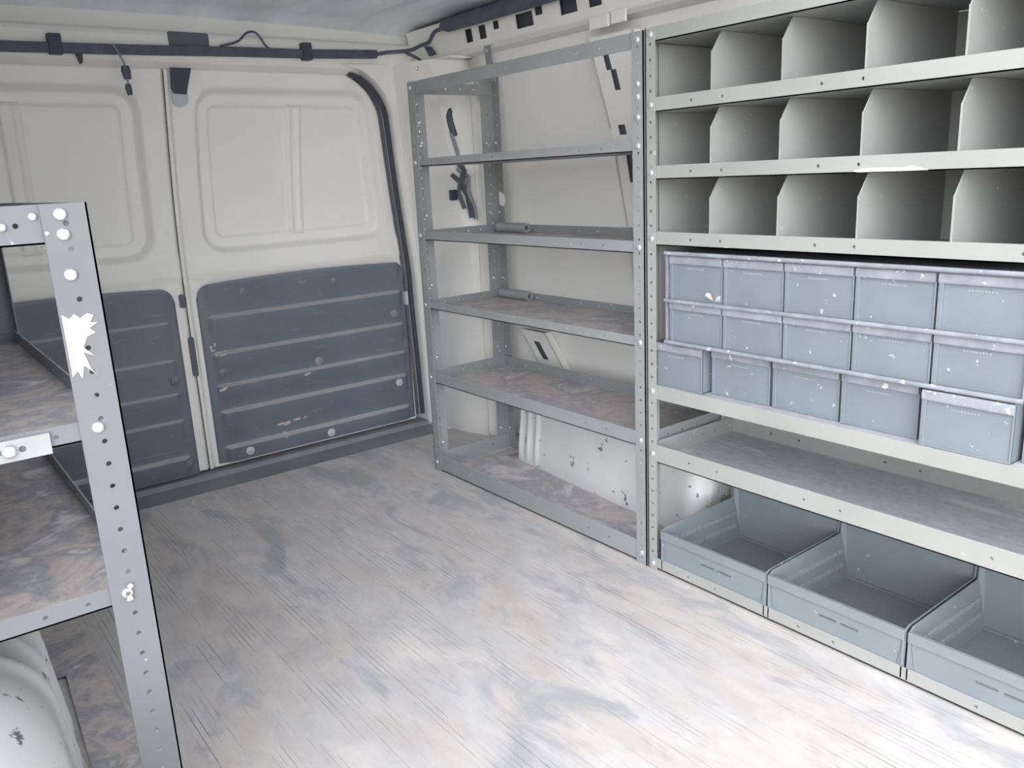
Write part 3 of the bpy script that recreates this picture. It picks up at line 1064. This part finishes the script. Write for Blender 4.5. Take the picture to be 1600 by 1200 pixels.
# splash of dried cream paint on the near post
mb = MB()
zs_ = [(-0.0475, 0.770), (-0.040, 0.764), (-0.034, 0.769), (-0.028, 0.763), (-0.020, 0.768), (-0.013, 0.765), (-0.018, 0.757), (-0.010, 0.756), (-0.020, 0.750), (-0.014, 0.744),
       (-0.024, 0.740), (-0.030, 0.728), (-0.020, 0.716), (-0.031, 0.722), (-0.026, 0.702), (-0.020, 0.692), (-0.033, 0.706), (-0.037, 0.690), (-0.041, 0.700), (-0.0475, 0.694)]
mb.prism([(QX + a, b) for a, b in zs_], lambda u, v, w: (u, QY0 - 0.001 + w, v), 0.0009)
mb.build('paint_splash', SCUFF, PC[0])['label'] = 'splash of dried cream paint on the near post'
for (a, b, c_, d) in ((-0.030, 0.414, -0.022, 0.409), (-0.036, 0.405, -0.026, 0.402), (-0.033, 0.397, -0.025, 0.393)):
    P = [(QX + (a + c_) / 2 + (c_ - a) / 2 * math.cos(k) * (0.7 + 0.5 * random.random()), (b + d) / 2 + 0.004 * math.sin(k) * (0.7 + 0.5 * random.random())) for k in [0.7 * j for j in range(9)]]
    mb = MB()
    mb.prism(P, lambda u, v, w: (u, QY0 - 0.0042 + w, v), 0.0006)
    mb.build('paint_chip', SCUFF, PC[0])
# galvanised strap bolted along the end of the second shelf
mb = MB()
P, F = perf(0.24, 0.026, [0.03, 0.055, 0.12, 0.18], 0.004)
mb.sheet(P, F, lambda u, v, w: (QX - 0.083 - v, QY0 - 0.0005 + w, 0.6065 + u), 0.003)
st = mb.build('strap', GALV, rackC)
st['label'] = 'bright galvanised strap across the end of the second shelf'
for dx in (0.064, 0.092):
    bolt(st, (QX - 0.083 - dx + 0.02, QY0 - 0.0005, 0.6195), (0, -1, 0), r=0.0085, h=0.006)

# ------------------------------------------------------------------ cables and fittings above the doors
cv = [(-1.35, 1.281, 1.262), (-0.949, 1.272, 1.271), (-0.812, 1.272, 1.273), (-0.647, 1.272, 1.276), (-0.338, 1.272, 1.284), (-0.138, 1.272, 1.287), (0.105, 1.272, 1.296)]
mb = MB()
for i in range(len(cv) - 1):
    a, b = Vector(cv[i]), Vector(cv[i + 1])
    h = 0.0125
    V = []
    for p in (a, b):
        V += [(p.x, p.y - 0.011, p.z - h), (p.x, p.y + 0.011, p.z - h), (p.x, p.y + 0.011, p.z + h), (p.x, p.y - 0.011, p.z + h)]
    mb.add(V, [(0, 1, 5, 4), (1, 2, 6, 5), (2, 3, 7, 6), (3, 0, 4, 7)] + ([(0, 3, 2, 1)] if i == 0 else []) + ([(4, 5, 6, 7)] if i == len(cv) - 2 else []))
conduit = thing('cable_cover', (-0.5, 1.272, 1.28), 'long black cable cover running across the header over the rear doors', 'cable cover')
mb.v = [tuple(p) for p in mb.v]
mb.build('channel', CABLE, conduit, bevel=0.003)
for x0, x1, z0, z1 in ((-0.843, -0.812, 1.256, 1.306), (-0.152, -0.123, 1.268, 1.318)):
    mb = MB()
    mb.box((x0, 1.256, z0), (x1, 1.2835, z1))
    mb.build('clip', BLACK, conduit, bevel=0.002)
mb = MB()
mb.prism([(-0.781, 1.262), (-0.765, 1.262), (-0.768, 1.238), (-0.775, 1.235)], lambda u, v, w: (u, 1.268 + w, v), 0.012)
mb.build('clip', BLACK, conduit)
# hole in the header with its dark bottom
mb = MB()
P = []
for cx, cz, a0 in ((-0.432, 1.326, 0), (-0.532, 1.326, 90), (-0.532, 1.297, 180), (-0.432, 1.297, 270)):
    for k in range(5):
        a = math.radians(a0 + 22.5 * k)
        P.append((cx + 0.006 * math.cos(a), cz + 0.006 * math.sin(a) * 0.8))
mb.prism(P, lambda u, v, w: (u, 1.2815 + w, v), 0.0025)
tag(mb.build('lamp_recess', DARKHOLE), 'dark rectangular recess in the white header above the door stile', 'recess')

def cable(pts, r, name, label, mat=CABLE, sub=5):
    # Catmull-Rom through the points
    P = [Vector(p) for p in pts]
    Q = [P[0] * 2 - P[1]] + P + [P[-1] * 2 - P[-2]]
    out = []
    for i in range(1, len(Q) - 2):
        for k in range(sub):
            t = k / sub
            out.append(0.5 * ((2 * Q[i]) + (Q[i + 1] - Q[i - 1]) * t + (2 * Q[i - 1] - 5 * Q[i] + 4 * Q[i + 1] - Q[i + 2]) * t * t + (3 * Q[i] - Q[i - 1] - 3 * Q[i + 1] + Q[i + 2]) * t ** 3))
    out.append(P[-1])
    mb = MB()
    mb.tube(out, r, 8)
    return tag(mb.build(name, mat, smooth=True), label, 'cable')
cable([(0.104, 1.272, 1.296), (0.145, 1.266, 1.303), (0.217, 1.25, 1.310), (0.228, 1.20, 1.318), (0.230, 1.15, 1.322), (0.228, 1.109, 1.346), (0.230, 1.05, 1.350)], 0.006,
      'wiring_cable', 'black cable climbing from the cable cover to the roof rail at the rear corner')
cable([(0.205, 1.255, 1.303), (0.245, 1.245, 1.285), (0.272, 1.235, 1.255), (0.280, 1.20, 1.20), (0.27, 1.16, 1.12)], 0.005,
      'wiring_cable', 'black cable curving down from the rear corner behind the open rack')
cable([(-0.400, 1.270, 1.297), (-0.349, 1.268, 1.311), (-0.318, 1.270, 1.336), (-0.293, 1.270, 1.340), (-0.278, 1.268, 1.325), (-0.266, 1.266, 1.305), (-0.255, 1.266, 1.296)], 0.0032,
      'wiring_cable', 'thin black wire looping up above the middle of the cable cover')
hc = thing('hanging_lead', (-0.675, 1.25, 1.16), 'thin lead with black connectors hanging over the left rear door', 'cable')
mb = MB()
mb.tube([(-0.69, 1.262, 1.288), (-0.682, 1.255, 1.268), (-0.672, 1.252, 1.245), (-0.668, 1.252, 1.225), (-0.668, 1.252, 1.16)], 0.0028, 8)
mb.build('lead', SILL, hc, smooth=True)
for z0, z1, rr in ((1.198, 1.232, 0.0125), (1.158, 1.186, 0.009)):
    mb = MB()
    mb.tube([(-0.669, 1.252, z1), (-0.669, 1.252, (z0 + z1) / 2 + 0.004), (-0.667, 1.252, z0)], [rr * 0.8, rr, rr * 0.75], 8)
    mb.build('connector', CABLE, hc, smooth=False)
# harness sleeve along the roof edge
mb = MB()
pts = [(0.222, 1.055, 1.352), (0.222, 1.02, 1.352), (0.224, 0.9, 1.352), (0.224, 0.7, 1.352), (0.224, 0.5, 1.353), (0.224, 0.2, 1.354), (0.224, -0.2, 1.354)]
mb.tube(pts, [0.012, 0.020, 0.021, 0.021, 0.021, 0.021, 0.02], 12)
tag(mb.build('wiring_sleeve', CABLE, smooth=True), 'thick black wiring sleeve along the roof edge above the rail openings', 'cable sleeve')
# black square plug at the rear corner of the rail
mb = MB()
mb.prism([(1.205, 1.318), (1.170, 1.312), (1.142, 1.285), (1.178, 1.284)], lambda u, v, w: (0.244 + w, u, v), 0.01)
tag(mb.build('rail_plug', CABLE, bevel=0.002), 'black square plug in the roof rail at the rear corner', 'plug')
# welded tab on the side of the rail
mb = MB()
mb.box((0.252, 0.36, 1.248), (0.262, 0.43, 1.278))
mb.box((0.252, 0.30, 1.250), (0.260, 0.352, 1.281))
struct(mb.build('trim_7', WHITE, bevel=0.003))

# wiring seen inside the rear corner through the open rack
cable([(0.262, 1.115, 1.165), (0.258, 1.10, 1.12), (0.250, 1.09, 1.085), (0.262, 1.085, 1.03)], 0.011, 'wiring_cable',
      'dark wiring loom in the rear corner behind the top shelf of the open rack')
cable([(0.250, 1.085, 1.04), (0.260, 1.08, 1.00), (0.270, 1.075, 0.955)], 0.006, 'wiring_cable', 'slim grey wire slanting down behind the second shelf of the open rack', SILL)
lm = thing('wiring_loom', (0.27, 1.06, 0.77), 'tangled wiring loom with black connector in the rear corner below the second shelf', 'cable')
for k, pts in enumerate(([(0.265, 1.08, 0.955), (0.280, 1.07, 0.92), (0.262, 1.06, 0.88), (0.285, 1.06, 0.84), (0.290, 1.05, 0.77)],
                         [(0.262, 1.08, 0.93), (0.290, 1.06, 0.90), (0.278, 1.05, 0.86), (0.300, 1.05, 0.80), (0.300, 1.045, 0.765)],
                         [(0.245, 1.09, 0.91), (0.262, 1.07, 0.885), (0.255, 1.07, 0.85), (0.268, 1.06, 0.80)])):
    mb = MB()
    mb.tube(pts, 0.007 if k else 0.010, 8)
    mb.build('wire', [CABLE, SILL, CABLE][k], lm, smooth=True)
mb = MB()
mb.box((0.235, 1.085, 0.828), (0.262, 1.10, 0.862))
mb.build('connector', BLACK, lm, bevel=0.004)

# paint scrapes and chips on the right rack and its bins
def chip(name, pts, par, label=None, x=-0.0008, mat=SCUFF):
    mb = MB()
    mb.prism(pts, lambda u, v, w: (x + w, u, v), 0.0007)
    o = mb.build(name, mat, par)
    if label:
        o['label'] = label
    return o
chip('paint_scrape', [(-0.462, 0.882), (-0.474, 0.8805), (-0.500, 0.8808), (-0.540, 0.8805), (-0.587, 0.8808), (-0.575, 0.885), (-0.560, 0.889), (-0.545, 0.886), (-0.50, 0.8875), (-0.478, 0.8865), (-0.466, 0.885)], rackB,
     'white paint scraped off the lip of the second pigeonhole shelf', 0.0028)
chip('paint_scrape', [(-0.20, 0.748), (-0.206, 0.7505), (-0.214, 0.7475)], rackB, None, 0.0028)
chip('tape_scrap', [(0.905, 0.852), (0.885, 0.846), (0.872, 0.826), (0.884, 0.806), (0.905, 0.812)], PA[3], 'scrap of white tape on the rear post', 0.2960, WHITE)
chip('paint_chip', [(-0.155, 0.650), (-0.160, 0.657), (-0.168, 0.656), (-0.172, 0.649), (-0.176, 0.642), (-0.166, 0.645)], hold, 'cream paint chip between the upper two rows', 0.0058)
